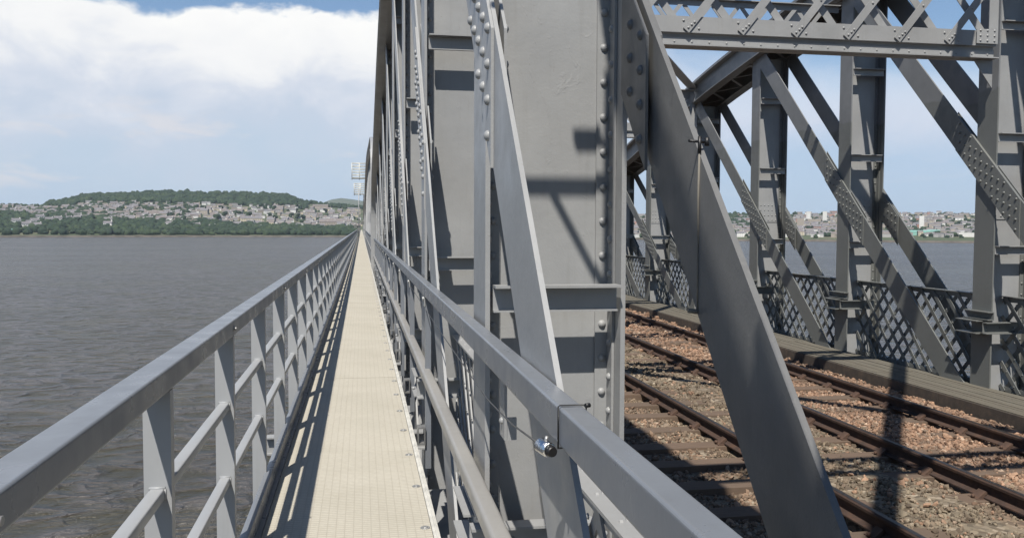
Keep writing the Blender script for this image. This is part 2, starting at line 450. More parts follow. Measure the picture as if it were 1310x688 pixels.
# near truss, beside the walkway, and far truss, across the tracks
NY = [4.03+P*k for k in range(-4, 8)] + [33.2]
FY = [11.17+3.74*k for k in range(-6, 6)] + [33.2]
pts1 = [p for p in PROF1 if p[0] >= -12]+END1
near1 = make_truss('grey riveted truss girder right beside the walkway handrail, closest to the viewer', .56, 1.195, NY, PROF1, pts1, M['paint'], 1,
                   (-.27, 1.66, 3.6), [1,1,1,2,2,2,2,1,1,1,1,1,1], .86, -12, 33.4)
far1 = make_truss('grey riveted truss girder on the far side of the tracks beyond the plank path', 8.95, 9.62, FY, PROF1, pts1, M['paint_far'], -1,
                  (-.25, 1.36, 2.94), [1]*13, 9.27, -12, 33.4)
spans = [(34.7, 'second'), (109.6, 'third')]
for s, nm in spans:
    up, mid, dn = prof_next(s)
    yc = [s+.6+P*k for k in range(20)]
    make_truss('walkway side truss girder of the %s span with its rounded end' % nm, .56, 1.195, yc, mid, up+mid[1:]+dn, M['paint'], 1, (-.27, 1.66), [0], .86, s, s+74)
    make_truss('truss girder of the %s span on the far side of the tracks' % nm, 8.95, 9.62, yc, mid, up+mid[1:]+dn, M['paint_far'], -1, (-.27, 1.66), [0], 9.27, s, s+74)

# rear supports: the deep portal cross beams
def portal(y, label, zoff=0.):
    t = thing('portal_beam', label, 'cross beam', (5.05, y, 2.4+zoff), 'lattice portal beams over the tracks')
    x0, x1 = 1.235, 8.845
    def bld(mb, nm): 
        for i in range(len(mb.v)): v = mb.v[i]; mb.v[i] = (v[0]-5.05, v[1]-y, v[2]-2.4)
        return mb.build(nm, M['paint'], t)
    lo = MB()
    lo.box(x0, x1, y-.006, y+.006, 2.415, 2.78)
    lo.box(x0, x1, y-.13, y-.007, 2.395, 2.412); lo.box(x0, x1, y+.007, y+.13, 2.395, 2.412)
    lo.box(x0, x1, y-.070, y-.0065, 2.575, 2.785)
    lo.box(x0, x1, y-.0205, y-.0065, 2.4125, 2.52)
    x = x0+.1
    while x < x1: lo.rivet((x, y-.08, 2.412), '+z', .016, 6); lo.rivet((x+.06, y-.0205, 2.465), '-y', .015, 6); x += .245
    bld(lo, 'bottom_flange')
    up = MB(); up.box(x0, x1, y-.006, y+.006, 3.44, 3.68); up.box(x0, x1, y-.13, y+.13, 3.681, 3.70)
    bld(up, 'top_flange')
    la = MB(); pit = .766; xs = 4.61-.383-pit*8
    while xs < x1:
        for a, b, yo in ((xs, xs+pit, -.085), (xs+pit, xs, .014)):
            pa, pb = [a, 2.60], [b, 3.56]
            for p_, q_ in ((pa, pb), (pb, pa)):
                if p_[0] < x0+.02: r_ = (x0+.02-p_[0])/(q_[0]-p_[0]); p_[1] += (q_[1]-p_[1])*r_; p_[0] = x0+.02
                if p_[0] > x1-.02: r_ = (x1-.02-p_[0])/(q_[0]-p_[0]); p_[1] += (q_[1]-p_[1])*r_; p_[0] = x1-.02
            if abs(pa[0]-pb[0]) > .1:
                la.beam((pa[0], y+yo, pa[1]), (pb[0], y+yo, pb[1]), .012, .105)
        xs += pit
    xs = 4.61-.383-pit*8
    while xs < x1:
        for dx, z, on in ((.03, 2.635, 1), (.115, 2.71, 1), (.075, 2.675, 1), (-.03, 2.73, 0), (.185, 2.63, 0), (.383, 3.08, 1)):
            if x0 < xs+dx < x1-.36: la.rivet((xs+dx, y-(.0915 if on else .0705), z), '-y', .018, 8)
        xs += pit
    bld(la, 'lattice')
    for xe in (x0, x1-.34):
        e = MB(); e.box(xe+.004, xe+.336, y-.103, y-.0925, 2.60, 2.80)
        xv = xe+.19 if xe > 3 else xe
        e.box(xv+.004, xv+.146, y-.103, y-.0925, 2.801, 3.6)
        for q in range(3):
            for r_ in range(3): e.rivet((xe+.06+.11*q, y-.103, 2.64+.07*r_), '-y', .017, 8)
        bld(e, 'end_plate')
    # knee gussets under the ends
    for xg, s_ in ((x0, 1), (x1, -1)):
        k = MB(); b = len(k.v)
        pts = [(xg, 2.39), (xg+s_*.30, 2.39), (xg, 2.0)]
        k.v += [(x, y-.007, z) for x, z in pts]+[(x, y+.007, z) for x, z in pts]
        k.face([b,b+1,b+2]); k.face([b+3,b+5,b+4]); k.face([b,b+3,b+4,b+1]); k.face([b+1,b+4,b+5,b+2]); k.face([b+2,b+5,b+3,b])
        bld(k, 'knee_plate')
    return t
portal(10.99, 'lattice portal beam nearest the viewer over the tracks, full width in sight')
portal(22.2, 'second lattice portal beam down the tracks behind the big diagonal')
portal(-.25, 'lattice portal beam overhead, out of the top of the picture')

# lattice strut one panel behind the near portal
t = thing('lattice_strut', 'thin lattice strut seen through the nearest portal beam', 'strut', (5.05, 14.9, 3.3))
s = MB(); o_ = (5.05, 14.9, 3.3)
s.box(1.235-5.05, 8.75-5.05, -.08, .08, .80, .815); s.box(1.235-5.05, 8.75-5.05, -.006, .006, .69, .799)
s.box(1.235-5.05, 8.75-5.05, -.08, .08, 0, .015); s.box(1.235-5.05, 8.75-5.05, -.006, .006, .016, .12)
s.build('frame', M['paint'], t)
s = MB(); x = 1.3
while x < 8.2:
    s.beam((x-5.05, -.013, .06), (x+.55-5.05, -.013, .75), .012, .07); s.beam((x+.55-5.05, .013, .06), (x-5.05, .013, .75), .012, .07)
    s.box(x+.21-5.05, x+.34-5.05, -.034, -.02, .35, .46); x += .55
s.build('lattice', M['paint'], t)

t2 = t.copy(); COL.objects.link(t2); t2.location = (5.05, 3.75, 4.05); t2['label'] = 'thin lattice strut overhead, out of the top of the picture'
for c in list(t.children):
    d = c.copy(); COL.objects.link(d); d.parent = t2
# horizontal wind bracing between the top chords
def brace(a, b, label):
    za, zb = interp(PROF1, a[1])-.12, interp(PROF1, b[1])-.12
    t = thing('wind_brace', label, 'brace', (a[0], a[1], za), 'wind braces under the top chords')
    m = MB(); p, q = (0, 0, 0), (b[0]-a[0], b[1]-a[1], zb-za)
    m.beam(p, q, .24, .02); m.beam((0,0,.055), (q[0], q[1], q[2]+.055), .018, .089); 
    m.build('brace_bar', M['paint'], t)
nodes = [(-11.3, -.1), (-.1, 11.17), (11.17, 22.4)]
NMB = ['behind the viewer', 'overhead', 'beyond the near portal beam']
for (a, b), nm in zip(nodes, NMB):
    brace((1.2, a), (8.95, b), 'riveted wind brace running away to the right, %s' % nm)
    brace((1.2, b), (8.95, a), 'riveted wind brace running away to the left, %s' % nm)

# ------------------------------------------------------------------ walkway
WL, WR, WZ = -.515, .402, -1.60
wk = thing('walkway_deck', 'cream moulded grating walkway running straight to the far shore', 'walkway', (0, 0, WZ))
y = -3.0; k = 0
while k < 60:
    L = 3.05 if k < 59 else 260
    p = MB(); p.box(WL, WR-.043, 0, L-.008, -.038, 0); o = p.build('deck_panel', M['deck'], wk); o.location = (0, y, rnd.uniform(-.0015, .0015)); y += L; k += 1
e = MB()
e.box(WR-.040, WR-.006, -3, 440, -.06, .006); e.box(WR-.026, WR-.018, -3, 440, .0062, .013); e.build('edge_channel', M['white_channel'], wk)
e = MB(); e.box(WL-.03, WL-.003, -3, 440, -.12, .004); e.build('edge_beam', M['rail_paint'], wk)
bb = MB(); 
for x in (-.35, .25): bb.box(x-.03, x+.03, -3, 440, -.16, -.040)
bb.build('bearer', M['paint'], wk)
y = 1.9+.41
for i in range(36):
    b = MB(); b.tube([(0,0,.0), (0,0,.003)], .026, 14); b.tube([(0,0,.0032), (0,0,.008)], .014, 6)
    o = b.build('bolt', M['galv'], wk); o.location = (.326+rnd.uniform(-.006, .006), y, .001); o.rotation_euler = (0, 0, rnd.uniform(0, 3)); y += .735+rnd.uniform(-.02, .02)

def rrect(x0, x1, z0, z1, r, n=4):
    pts = []
    for cx, cz, a0 in ((x1-r, z1-r, 0), (x0+r, z1-r, 90), (x0+r, z0+r, 180), (x1-r, z0+r, 270)):
        for k in range(n+1):
            a = R(a0+90*k/n); pts.append((cx+r*math.cos(a), cz+r*math.sin(a)))
    return pts
# left railing
lr = thing('railing', 'grey box section railing on the water side of the walkway', 'railing', (-.64, 0, WZ))
def lb(mb, nm, m): 
    for i in range(len(mb.v)): v = mb.v[i]; mb.v[i] = (v[0]+.64, v[1], v[2]-WZ)
    return mb.build(nm, m, lr)
tr = MB()
joint = [-4.0, .9, 8.0, 15.9, 23.7, 31.6, 47.3, 77, 138, 440]
for a, b in zip(joint, joint[1:]): tr.prism_y(rrect(-.664, -.578, -.503, -.43, .007), a, b-.004, False)
lb(tr, 'top_rail', M['rail_paint'])
for zt in (-.805, -1.15):
    r_ = MB(); r_.prism_y(rrect(-.643, -.599, zt-.036, zt, .005, 3), -4, 440, True); lb(r_, 'mid_rail', M['post_paint'])
r_ = MB(); r_.prism_y(rrect(-.590, -.545, -1.61, -1.50, .006, 3), -4, 440, True); lb(r_, 'toe_rail', M['rail_paint'])
proto = None
for i in range(96):
    y = 1.466+1.31*(i-2)
    if proto is None:
        p = MB(); p.box(-.660, -.579, -.022, .022, -1.95, -.5035)
        for zz in (-.805, -1.15): p.tube([(-.645, -.0235, zz+.001), (-.597, -.0235, zz+.001)], .005, 6); p.tube([(-.598, -.0235, zz), (-.598, -.0235, zz-.036)], .004, 6)
        proto = lb(p, 'post', M['post_paint']); proto.location = (0, y, 0)
    else:
        c = proto.copy(); COL.objects.link(c); c.parent = lr; c.location = (0, y, 0)
bp = None
for i in range(14):
    y = 4.086-2.62+2.62*i
    if bp is None:
        b = MB(); b.tube([(-.5785,0,-.469), (-.5745,0,-.469)], .0146, 12); b.tube([(-.5745,0,-.469), (-.564,0,-.469)], .0086, 6)
        bp = lb(b, 'bolt', M['galv']); bp.location = (0, y, 0)
    else:
        c = bp.copy(); COL.objects.link(c); c.parent = lr; c.location = (0, y, 0)
# outer cantilever brackets under the railing
# right handrail
hr = thing('handrail', 'blue grey box section handrail between the walkway and the truss', 'handrail', (.56, 0, WZ))
def rb(mb, nm, m):
    for i in range(len(mb.v)): v = mb.v[i]; mb.v[i] = (v[0]-.56, v[1], v[2]-WZ)
    return mb.build(nm, m, hr)
tr = MB(); joint = [-4, 1.993, 6.28, 12.6, 18.8, 25.1, 38, 60, 95, 440]
for i, (a, b) in enumerate(zip(joint, joint[1:])): tr.prism_y(rrect(.465, .5265, -.524, -.43, .008), a, b-.004, False)
rb(tr, 'top_rail', M['rail_paint'])
tr = MB(); joint = [-4, 2.9, 10, 18, 27, 44, 70, 110, 440]
for a, b in zip(joint, joint[1:]): tr.prism_y(rrect(.443, .519, -1.154, -1.079, .019, 5), a, b-.004, True)
rb(tr, 'mid_tube', M['tube_paint'])
pr = []
for i in range(56):
    y = 6.55+2.08*i
    if i == 0:
        p = MB(); p.box(.476, .520, -.020, .020, -1.85, -.525); pr.append(rb(p, 'post', M['rail_paint']))
        b = MB(); b.tube([(.467,0,-.545), (.454,0,-.545)], .0165, 12); b.box(.4665, .4755, -.026, .026, -.60, -.5245)
        pr.append(rb(b, 'bolt', M['galv']))
        c = MB()
        c.box(.415, .475, -.05, .05, -1.535, -1.522); c.box(.415, .425, -.05, .05, -1.66, -1.536); c.box(.426, .475, -.05, .05, -1.66, -1.648); c.box(.465, .475, -.05, .05, -1.647, -1.536)
        pr.append(rb(c, 'clamp', M['clamp']))
        for o in pr: o.location = (0, y, 0)
    else:
        for o in pr[:3 if i < 20 else 1]:
            c = o.copy(); COL.objects.link(c); c.parent = hr; c.location = (0, y, 0)
# bracket tying the near rail to the column
b = MB(); b.box(.500, .510, 3.0, 3.10, -.76, -.525); b.box(.511, .545, 3.0, 3.012, -.76, -.68); b.rivet((.500, 3.05, -.70), '-x', .014)
rb(b, 'bracket', M['paint'])

# cross bearers below the walkway, one at each truss column
first = None
for i in range(24):
    y = 4.03+P*(i-1)-.33
    if 33.3 < y < 34.9: continue
    if first is None:
        b = MB(); b.box(-.80, .54, -.06, .06, -.012, 0); b.box(-.80, .54, -.06, .06, -.15, -.138); b.box(-.80, .54, -.006, .006, -.137, -.013)
        first = b.build('cross_bearer', M['paint']); tag(first, 'steel cross bearer carrying the walkway out from the truss', 'bearer', 'cross bearers under the walkway')
        first.location = (0, y, -1.775)
    else:
        c = first.copy(); COL.objects.link(c); c.location = (0, y, -1.775)

# chrome fitting, its wire and the black cable tie
CFS = .85
cf = thing('cable_fitting', 'shiny chrome cylindrical fitting hanging under the handrail joint', 'fitting', (.4515, 2.081, -.5504))
a = np.array((.0172, -.0473, -.005)); a0 = -a*.55; 
b = MB(); b.tube([tuple(-a*.62), tuple(-a*.55), tuple(a*.40), tuple(a*.46)], [.0172, .0224, .0224, .0172], 20); b.build('barrel', M['chrome'], cf)
b = MB(); b.tube([tuple(a*.47), tuple(a*.82)], [.018, .0145], 14); b.build('cap', M['black'], cf)
b = MB(); b.tube([tuple(-a*.63), tuple(-a*1.0)], [.0105, .005], 10); b.tube([(0, 0, .019), (0.005, .0035, .034)], .005, 8); b.build('eye', M['galv'], cf)
cf.scale = (CFS,)*3
w = MB(); pts = [(.507, 2.475, -.634), (.53, 3.0, -.705), (.55, 3.75, -.765), (.555, 4.6, -.765), (.56, 6.4, -.755), (.56, 8.2, -.72), (.56, 10.0, -.69)]
w.tube([(x*.86, y*.86, z*.86) for x, y, z in pts], .0028, 6)
tag(w.build('guy_wire', M['wire']), 'thin dark steel wire stretched below the handrail from the chrome fitting', 'wire')
w = MB(); X0, X1, Z0, Z1, yy = .4627, .5288, -.5262, -.4277, 1.991
w.tube([(X0, yy, Z0-.004), (X0, yy, Z1), (X0+.004, yy+.001, Z1+.002), (X1-.006, yy-.006, Z1+.003), (X1+.004, yy-.012, Z1-.001)], .0021, 6)
w.tube([(X1-.003, yy-.014, Z1+.003), (X1+.009, yy-.010, Z1+.003)], .0055, 8)
w.tube([(X0, yy, Z0-.002), (X1, yy, Z0-.004), (X1+.003, yy, Z1)], .0021, 6)
tag(w.build('cable_tie', M['black']), 'thin black cable tie looped around the handrail at its joint', 'cable tie')

cd = thing('hanging_cord', 'tan cord tied across the big grey diagonal beside the tracks', 'cord', (1.205, 2.96, .30))
w = MB(); w.tube([(0,0,.0), (-.003,0,-.2), (0,.002,-.42), (.001,-.002,-.60)], .0042, 8); w.build('cord', M['cordm'], cd)
w = MB(); w.tube([(-.045,-.01,.012), (.035,.01,.010)], .005, 8); w.tube([(0,0,-.03), (0,0,.030)], .007, 8); w.tube([(.028,0,-.004), (.028,0,.026)], .009, 8); w.build('hook', M['black'], cd)
w = MB(); w.tube([(-.035,0,-.600), (.02,0,-.606)], .009, 8); w.build('toggle', M['cordm'], cd)

ba = thing('bracket_arm', 'short braced steel arm fixed to the truss above the walkway', 'bracket', (.53, 2.42, 2.8))
w = MB(); w.box(-.46, .0, -.015, .015, -.045, .0); w.build('arm', M['paint'], ba)
w = MB(); w.beam((-.28, 0, -.05), (-.02, 0, -.52), .028, .028, up=(0,1,0)); w.build('stay', M['paint'], ba)
w = MB(); w.box(-.17, -.04, -.02, .02, .175, .225); w.box(-.05, .0, -.008, .008, .16, .175); w.build('junction_box', M['galv'], ba)
w = MB(); w.box(.001, .014, -.06, .06, -.60, .42); w.build('back_plate', M['paint'], ba)

# ------------------------------------------------------------------ track
RX = (4.12, 5.645, 7.19); RT = -2.30
ZBED = RT-.19
def zbal(x, y):
    b = ZBED
    h = .010*math.sin(2.1*x+1.3*y)+.012*math.sin(.9*y+3*x)
    if RX[0] < x < RX[1]: h += .030
    if x > RX[1]: h += .018
    if x < RX[0]: h -= .012
    for r_ in RX:
        h -= .045*math.exp(-((x-r_)/.16)**2)
    return b+h
g = MB(); xs = np.arange(1.30, 8.02, .08); ys = np.concatenate([np.arange(-6, 30, .25), np.arange(30, 440, 10)])
for y in ys:
    for x in xs: g.v.append((x, y, zbal(x, y)))
n = len(xs)
for j in range(len(ys)-1):
    for i in range(n-1): g.face([j*n+i, j*n+i+1, (j+1)*n+i+1, (j+1)*n+i], True)
tag(g.build('track_bed', M['bed'], fix=False), kind='structure')
d = MB(); d.box(1.21, 8.93, -12, 440, -2.80, -2.62); tag(d.build('bridge_floor', M['paint']), kind='structure')

def ballast():
    ico_v, ico_f = [], []
    import bmesh
    bm = bmesh.new(); bmesh.ops.create_icosphere(bm, subdivisions=1, radius=1.0)
    V = np.array([v.co[:] for v in bm.verts]); Fc = np.array([[v.index for v in f.verts] for f in bm.faces]); bm.free()
    rg = np.random.default_rng(5)
    N1, N2 = 46000, 12000
    X = np.concatenate([rg.uniform(2.2, 7.98, N1), rg.uniform(3.6, 7.98, N2)])
    Y = np.concatenate([3.5+rg.random(N1)**1.25*12.5, rg.uniform(16, 32, N2)])
    S = np.concatenate([rg.uniform(.011, .026, N1), rg.uniform(.02, .04, N2)])*rg.choice([.7, 1, 1, 1.25, 1.6], N1+N2)
    keep = np.ones(len(X), bool)
    for r_ in RX: keep &= np.abs(X-r_) > .075
    # sleepers stay clear where they show
    for sy in SLY:
        on = (np.abs(Y-sy) < .135)
        show = (X < RX[0]+.45) | ((X > RX[1]-.75) & (X < RX[1]+.45)) | ((X > RX[2]-.45))
        keep &= ~(on & show & (rg.random(len(X)) < .93))
    X, Y, S = X[keep], Y[keep], S[keep]; N = len(X)
    Z = np.array([zbal(a, b) for a, b in zip(X, Y)])+rg.uniform(-.3, .75, N)*S
    A = rg.normal(size=(N, 3, 3)); Q, _ = np.linalg.qr(A)
    sc = rg.uniform(.65, 1.25, (N, 3)); sc[:, 2] *= .75
    jit = rg.uniform(.60, 1.25, (N, len(V), 1))
    P_ = (V[None]*jit)*sc[:, None, :]; P_ = np.einsum('nij,nkj->nki', Q, P_)*S[:, None, None]
    P_ += np.stack([X, Y, Z], 1)[:, None, :]
    nv = len(V); nf = len(Fc)
    me = bpy.data.meshes.new('ballast_stones'); me.vertices.add(N*nv); me.vertices.foreach_set('co', P_.reshape(-1))
    idx = (Fc[None]+np.arange(N)[:, None, None]*nv).reshape(-1)
    me.loops.add(len(idx)); me.loops.foreach_set('vertex_index', idx)
    me.polygons.add(N*nf); me.polygons.foreach_set('loop_start', np.arange(0, len(idx), 3)); me.polygons.foreach_set('loop_total', np.full(N*nf, 3))
    me.update(calc_edges=True)
    tone = np.repeat(rg.random(N), nv).astype(np.float32)
    zn = np.clip((X-5.75+rg.normal(0, .25, N))/.3, 0, 1)*.85+.15*(rg.random(N) < .5)
    zn = np.where(rg.random(N) < .12, .9, zn)
    zl = np.clip((RX[0]-X)/.5, 0, 1)*.55; zn = np.maximum(zn, zl)
    me.shade_flat()
    for nm, arr in (('tone', tone), ('zone', np.repeat(zn, nv).astype(np.float32))):
        at = me.attributes.new(nm, 'FLOAT', 'POINT'); at.data.foreach_set('value', arr)
    me.materials.append(M['stone'])
    o = bpy.data.objects.new('ballast', me); COL.objects.link(o); tag(o, 'loose grey and pink ballast stones between the rails', 'ballast', None, 'stuff')
SLY = [3.1+.76*k+rnd.uniform(-.03, .03) for k in range(44)]
ballast()
sp = None
for y in SLY:
    if sp is None:
        m = MB(); m.box(-2.6, 2.6, -.125, .125, -.14, 0); sp = m.build('sleeper', M['sleeper'])
        tag(sp, 'weathered brown timber sleeper half buried in ballast under the rails', 'sleeper', 'timber sleepers under the rails'); o = sp
    else:
        o = sp.copy(); COL.objects.link(o)
    o.location = (5.02+rnd.uniform(-.04, .04), y, ZBED+.029+rnd.uniform(-.006, .006)); o.rotation_euler = (0, 0, rnd.uniform(-.012, .012))

RL = ['rusty steel rail nearest the walkway truss', 'rusty steel rail in the middle of the three', 'rusty steel rail nearest the plank path']
ch = None
for X, lab in zip(RX, RL):
    t = thing('railway_rail', lab, 'rail', (X, 0, RT), 'steel rails on the bridge')
    h = MB(); h.prism_y([(-.034,-.036),(.034,-.036),(.036,-.012),(.028,-.0015),(-.028,-.0015),(-.036,-.012)], -6, 440); 
    h.box(-.022, .022, -6, 440, -.001, .0015, 1); h.build('rail_head', [M['rust'], M['railhead']], t)
    w = MB(); w.prism_y([(-.070,-.150),(.070,-.150),(.070,-.138),(.014,-.122),(.010,-.0365),(-.010,-.0365),(-.014,-.122),(-.070,-.138)], -6, 440); w.build('rail_web', M['rust'], t)
    for y in SLY:
        if ch is None:
            c = MB(); c.box(-.14, .14, -.07, .07, -.172, -.1515); 
            c.prism_y([(-.125,-.151),(-.072,-.151),(-.030,-.100),(-.045,-.085)], -.05, .05); c.prism_y([(.125,-.151),(.045,-.085),(.030,-.100),(.072,-.151)], -.05, .05)
            for q in (-.14, .14): c.tube([(q, .0, -.151), (q, .0, -.118)], .016, 6)
            ch = c.build('rail_chair', M['rust_light'], t); o = ch
        else:
            o = ch.copy(); COL.objects.link(o); o.parent = t
        o.location = (0, y, 0)

# plank path in front of the far truss
pp = thing('plank_path', 'weathered plank path between the last rail and the far truss', 'plank path', (8.04, 0, RT))
for i in range(10):
    p = MB(); w = .0952; yy = -6.
    while yy < 60:
        L = 3.7; p.box(i*w, i*w+w-.012, yy, yy+L-.008, -.045+rnd.uniform(-.003, .003), rnd.uniform(-.004, .003)); yy += L
    p.build('plank', M['plank'], pp)
p = MB(); yy = -6.
while yy < 60: p.box(-.03, -.002, yy, yy+1.86, -.26, -.012); yy += 1.87
p.build('fascia', M['plankside'], pp)

# ------------------------------------------------------------------ inspection gantries far down the walkway side
def gantry(y, x0, x1, z0, z1, label):
    t = thing('inspection_platform', label, 'platform', (x0, y, z0))
    W_, H_ = x1-x0, z1-z0; fr = MB(); r = .045
    for dy in (0, 1.6):
        for k in range(6): fr.tube([(0, dy, H_*k/5), (W_, dy, H_*k/5)], r, 6)
        for k in range(3): fr.tube([(W_*k/2, dy, -.2), (W_*k/2, dy, H_)], r, 6)
    for k in range(3): fr.tube([(W_*k/2, 0, 0), (W_*k/2, 1.6, 0)], r, 6); fr.tube([(W_*k/2, 0, H_), (W_*k/2, 1.6, H_)], r, 6)
    fr.build('frame', M['scaffold'], t)
    b = MB(); b.box(0, W_, 0, 1.6, -.1, -.03); b.build('floor', M['scaffold'], t)
    return t
gantry(112, -1.15, .75, 6.25, 8.1, 'pale scaffold platform high beside the distant span')
gantry(128, -1.0, .75, 4.8, 6.3, 'smaller pale scaffold platform just below the high one')
t = thing('mast', 'thin mast carrying small boxes at the far end of the walkway', 'mast', (-.35, 128, -1.6))
b = MB(); b.tube([(0,0,0), (0,0,7.2)], .07, 8); b.tube([(-.6,0,2.4), (.6,0,2.4)], .05, 6); b.build('pole', M['paint'], t)
for x, z in ((-.5, 1.4), (0, 1.0), (.55, 1.9)):
    b = MB(); b.box(x-.22, x+.22, -.2, .2, z, z+.5); b.tube([(x, 0, z+.2), (0, 0, z)], .04, 6); b.build('signal_box', M['paint_far'], t)

# ------------------------------------------------------------------ water
WLV = -25.
def water_mat():
    m, nt, b, tc = mat('estuary_water')
    def ridged(vec, sc, det):
        n = nt.new('ShaderNodeTexNoise'); n.noise_type = 'RIDGED_MULTIFRACTAL'; n.normalize = False; nt.link(vec, n.inputs['Vector'])
        for k_, v_ in (('Scale', sc), ('Detail', det), ('Roughness', .5), ('Lacunarity', 2.1), ('Offset', .9), ('Gain', 1.6), ('Distortion', .5)): n.inputs[k_].default_value = v_
        return n.outputs['Fac']
    n1 = ridged(nt.mapping(tc, (.72, 1, 1), rot=(0, 0, .22)), .30, 3)
    n2 = nt.noise(nt.mapping(tc, (.32, 1.0, 1), rot=(0, 0, -.25)), .11, 3, .5, .4)
    n3 = nt.noise(nt.mapping(tc, (.6, 1.5, 1), rot=(0, 0, .1)), 1.1, 4, .62, .6)
    big = nt.noise(nt.mapping(tc, (.25, 1, 1), rot=(0,0,.15)), .012, 4, .6)
    h = nt.math('ADD', nt.math('MULTIPLY', n1, .42), nt.math('ADD', nt.math('MULTIPLY', n2, 1.2), nt.math('MULTIPLY', n3, .35)))
    lanes = nt.noise(nt.mapping(tc, (.3, 1, 1), rot=(0,0,.12)), .02, 5, .65, .6)
    h = nt.math('MULTIPLY', h, nt.maprange(lanes, .35, .65, .8, 1.15))
    nt.link(nt.bump(h, 1.0, 3.9), b.inputs['Normal'])
    c = nt.mix(nt.maprange(big, .35, .65), (.088, .078, .072), (.116, .108, .112))
    c = nt.mix(nt.maprange(n1, .3, 1.1), (.040, .034, .018), c)  # ripple shading painted into the colour: troughs darker than crests
    c = nt.mix(nt.math('MULTIPLY', nt.maprange(nt.noise(tc, .05, 4), .5, .7), .5), c, (.085, .075, .045))
    foam = nt.math('MULTIPLY', nt.maprange(nt.noise(nt.mapping(tc, (.35, 1, 1), rot=(0,0,-.2)), .42, 6, .75, .8), .735, .77), nt.maprange(nt.noise(tc, .03, 3), .45, .6))
    c = nt.mix(foam, c, (.55, .53, .48))
    nt.link(c, b.inputs['Base Color'])
    nt.link(nt.maprange(big, .35, .65, .20, .27), b.inputs['Roughness']); b.inputs['IOR'].default_value = 1.33
    return m
M['water'] = water_mat()
w = MB(); S = 15000
for y in (-S, S):
    for x in (-S, S): w.v.append((x, y, WLV))
w.face([0, 1, 3, 2]); tag(w.build('water', M['water'], fix=False), kind='structure')

# ------------------------------------------------------------------ far shore
D0 = 2085.
SKYL = [(-300, 262), (0, 262), (60, 262), (85, 258), (110, 252), (150, 250), (200, 247.5), (270, 248), (330, 249), (372, 251), (385, 258), (420, 262), (462, 266), (600, 272), (800, 274), (940, 273), (1000, 274), (1100, 272), (1180, 274), (1210, 272), (1260, 275), (1310, 276), (1600, 276)]
def az_of(x): r = ray(x, 288); return math.atan2(r[0], r[1])
AZT = [(az_of(x), x) for x in range(-300, 1601, 20)]
def x_of(az): return interp(AZT, az)
def e_of(x, y):
    r = ray(x, y); return r[2]/math.hypot(r[0], r[1])
def shore(x): return D0-(0 if x < 600 else min(1, (x-600)/300.)*330)
def crest(x): return shore(x)+(1350 if x < 700 else 1650)
def ground(az, r):
    x = x_of(az); d0 = shore(x); rc = crest(x)
    es = e_of(x, interp(SKYL, x)); e0 = (WLV+2.5)/(d0+20)
    if r <= d0+20: return WLV-1.5+4*max(0, (r-d0+10)/30)
    t = (r-d0-20)/(rc-d0-20)
    if t <= 1: e = e0+(es-e0)*(t**.85)
    else: e = es-(t-1)*.02
    return r*e
def terrain_mat():
    m, nt, b, tc = mat('hillside_ground')
    c = nt.ramp(nt.noise(tc, .012, 5, .6), [(.3, (.045, .065, .03)), (.5, (.07, .085, .04)), (.65, (.13, .12, .075))])
    nt.link(c, b.inputs['Base Color']); b.inputs['Roughness'].default_value = 1; return m
M['terrain'] = terrain_mat()
tm = MB(); azs = np.linspace(az_of(-300), az_of(1600), 190); rs = [0, .004, .01, .03, .1, .2, .3, .4, .5, .6, .7, .8, .9, 1, 1.15, 1.4, 1.8]
for az in azs:
    x = x_of(az); d0 = shore(x)-12; rc = crest(x)
    for q in rs:
        r = d0+(rc-d0)*q; tm.v.append((r*math.sin(az), r*math.cos(az), ground(az, r)))
n = len(rs)
for i in range(len(azs)-1):
    for j in range(n-1): tm.face([i*n+j, i*n+j+1, (i+1)*n+j+1, (i+1)*n+j], True)
tag(tm.build('hillside', M['terrain'], fix=False), kind='structure')
# sea wall and shore road
sw = MB()
for a, b in zip(azs, azs[1:]):
    xa, xb = x_of(a), x_of(b); da, db = shore(xa)-14, shore(xb)-14
    pa = [(r*math.sin(a), r*math.cos(a)) for r in (da, da+9)]; pb = [(r*math.sin(b), r*math.cos(b)) for r in (db, db+9)]
    sw.hexa([(*pa[0], WLV-1), (*pa[1], WLV-1), (*pb[1], WLV-1), (*pb[0], WLV-1), (*pa[0], WLV+3.6), (*pa[1], WLV+3.6), (*pb[1], WLV+3.6), (*pb[0], WLV+3.6)])
M['seawall'] = simple('sea_wall_stone', (.17, .145, .12), .9, 0, .35, .05)
tag(sw.build('sea_wall', M['seawall']), 'low brown stone sea wall along the foot of the far shore', 'sea wall')
# far blue hill
fh = MB(); pr = [(395, 268), (412, 260), (425, 255), (437, 253.5), (450, 255), (470, 258), (520, 262), (600, 266), (700, 270), (800, 276)]
for k, (x, y) in enumerate(pr):
    az = az_of(x)
    for r, f in ((7500, 0), (8300, .75), (9200, 1.), (10200, .6), (11500, 0)):
        z = r*e_of(x, y)*f + (1-f)*WLV; fh.v.append((r*math.sin(az), r*math.cos(az), z))
for i in range(len(pr)-1):
    for j in range(4): fh.face([i*5+j, i*5+j+1, (i+1)*5+j+1, (i+1)*5+j], True)
tag(fh.build('hills', M['terrain'], fix=False), kind='structure')

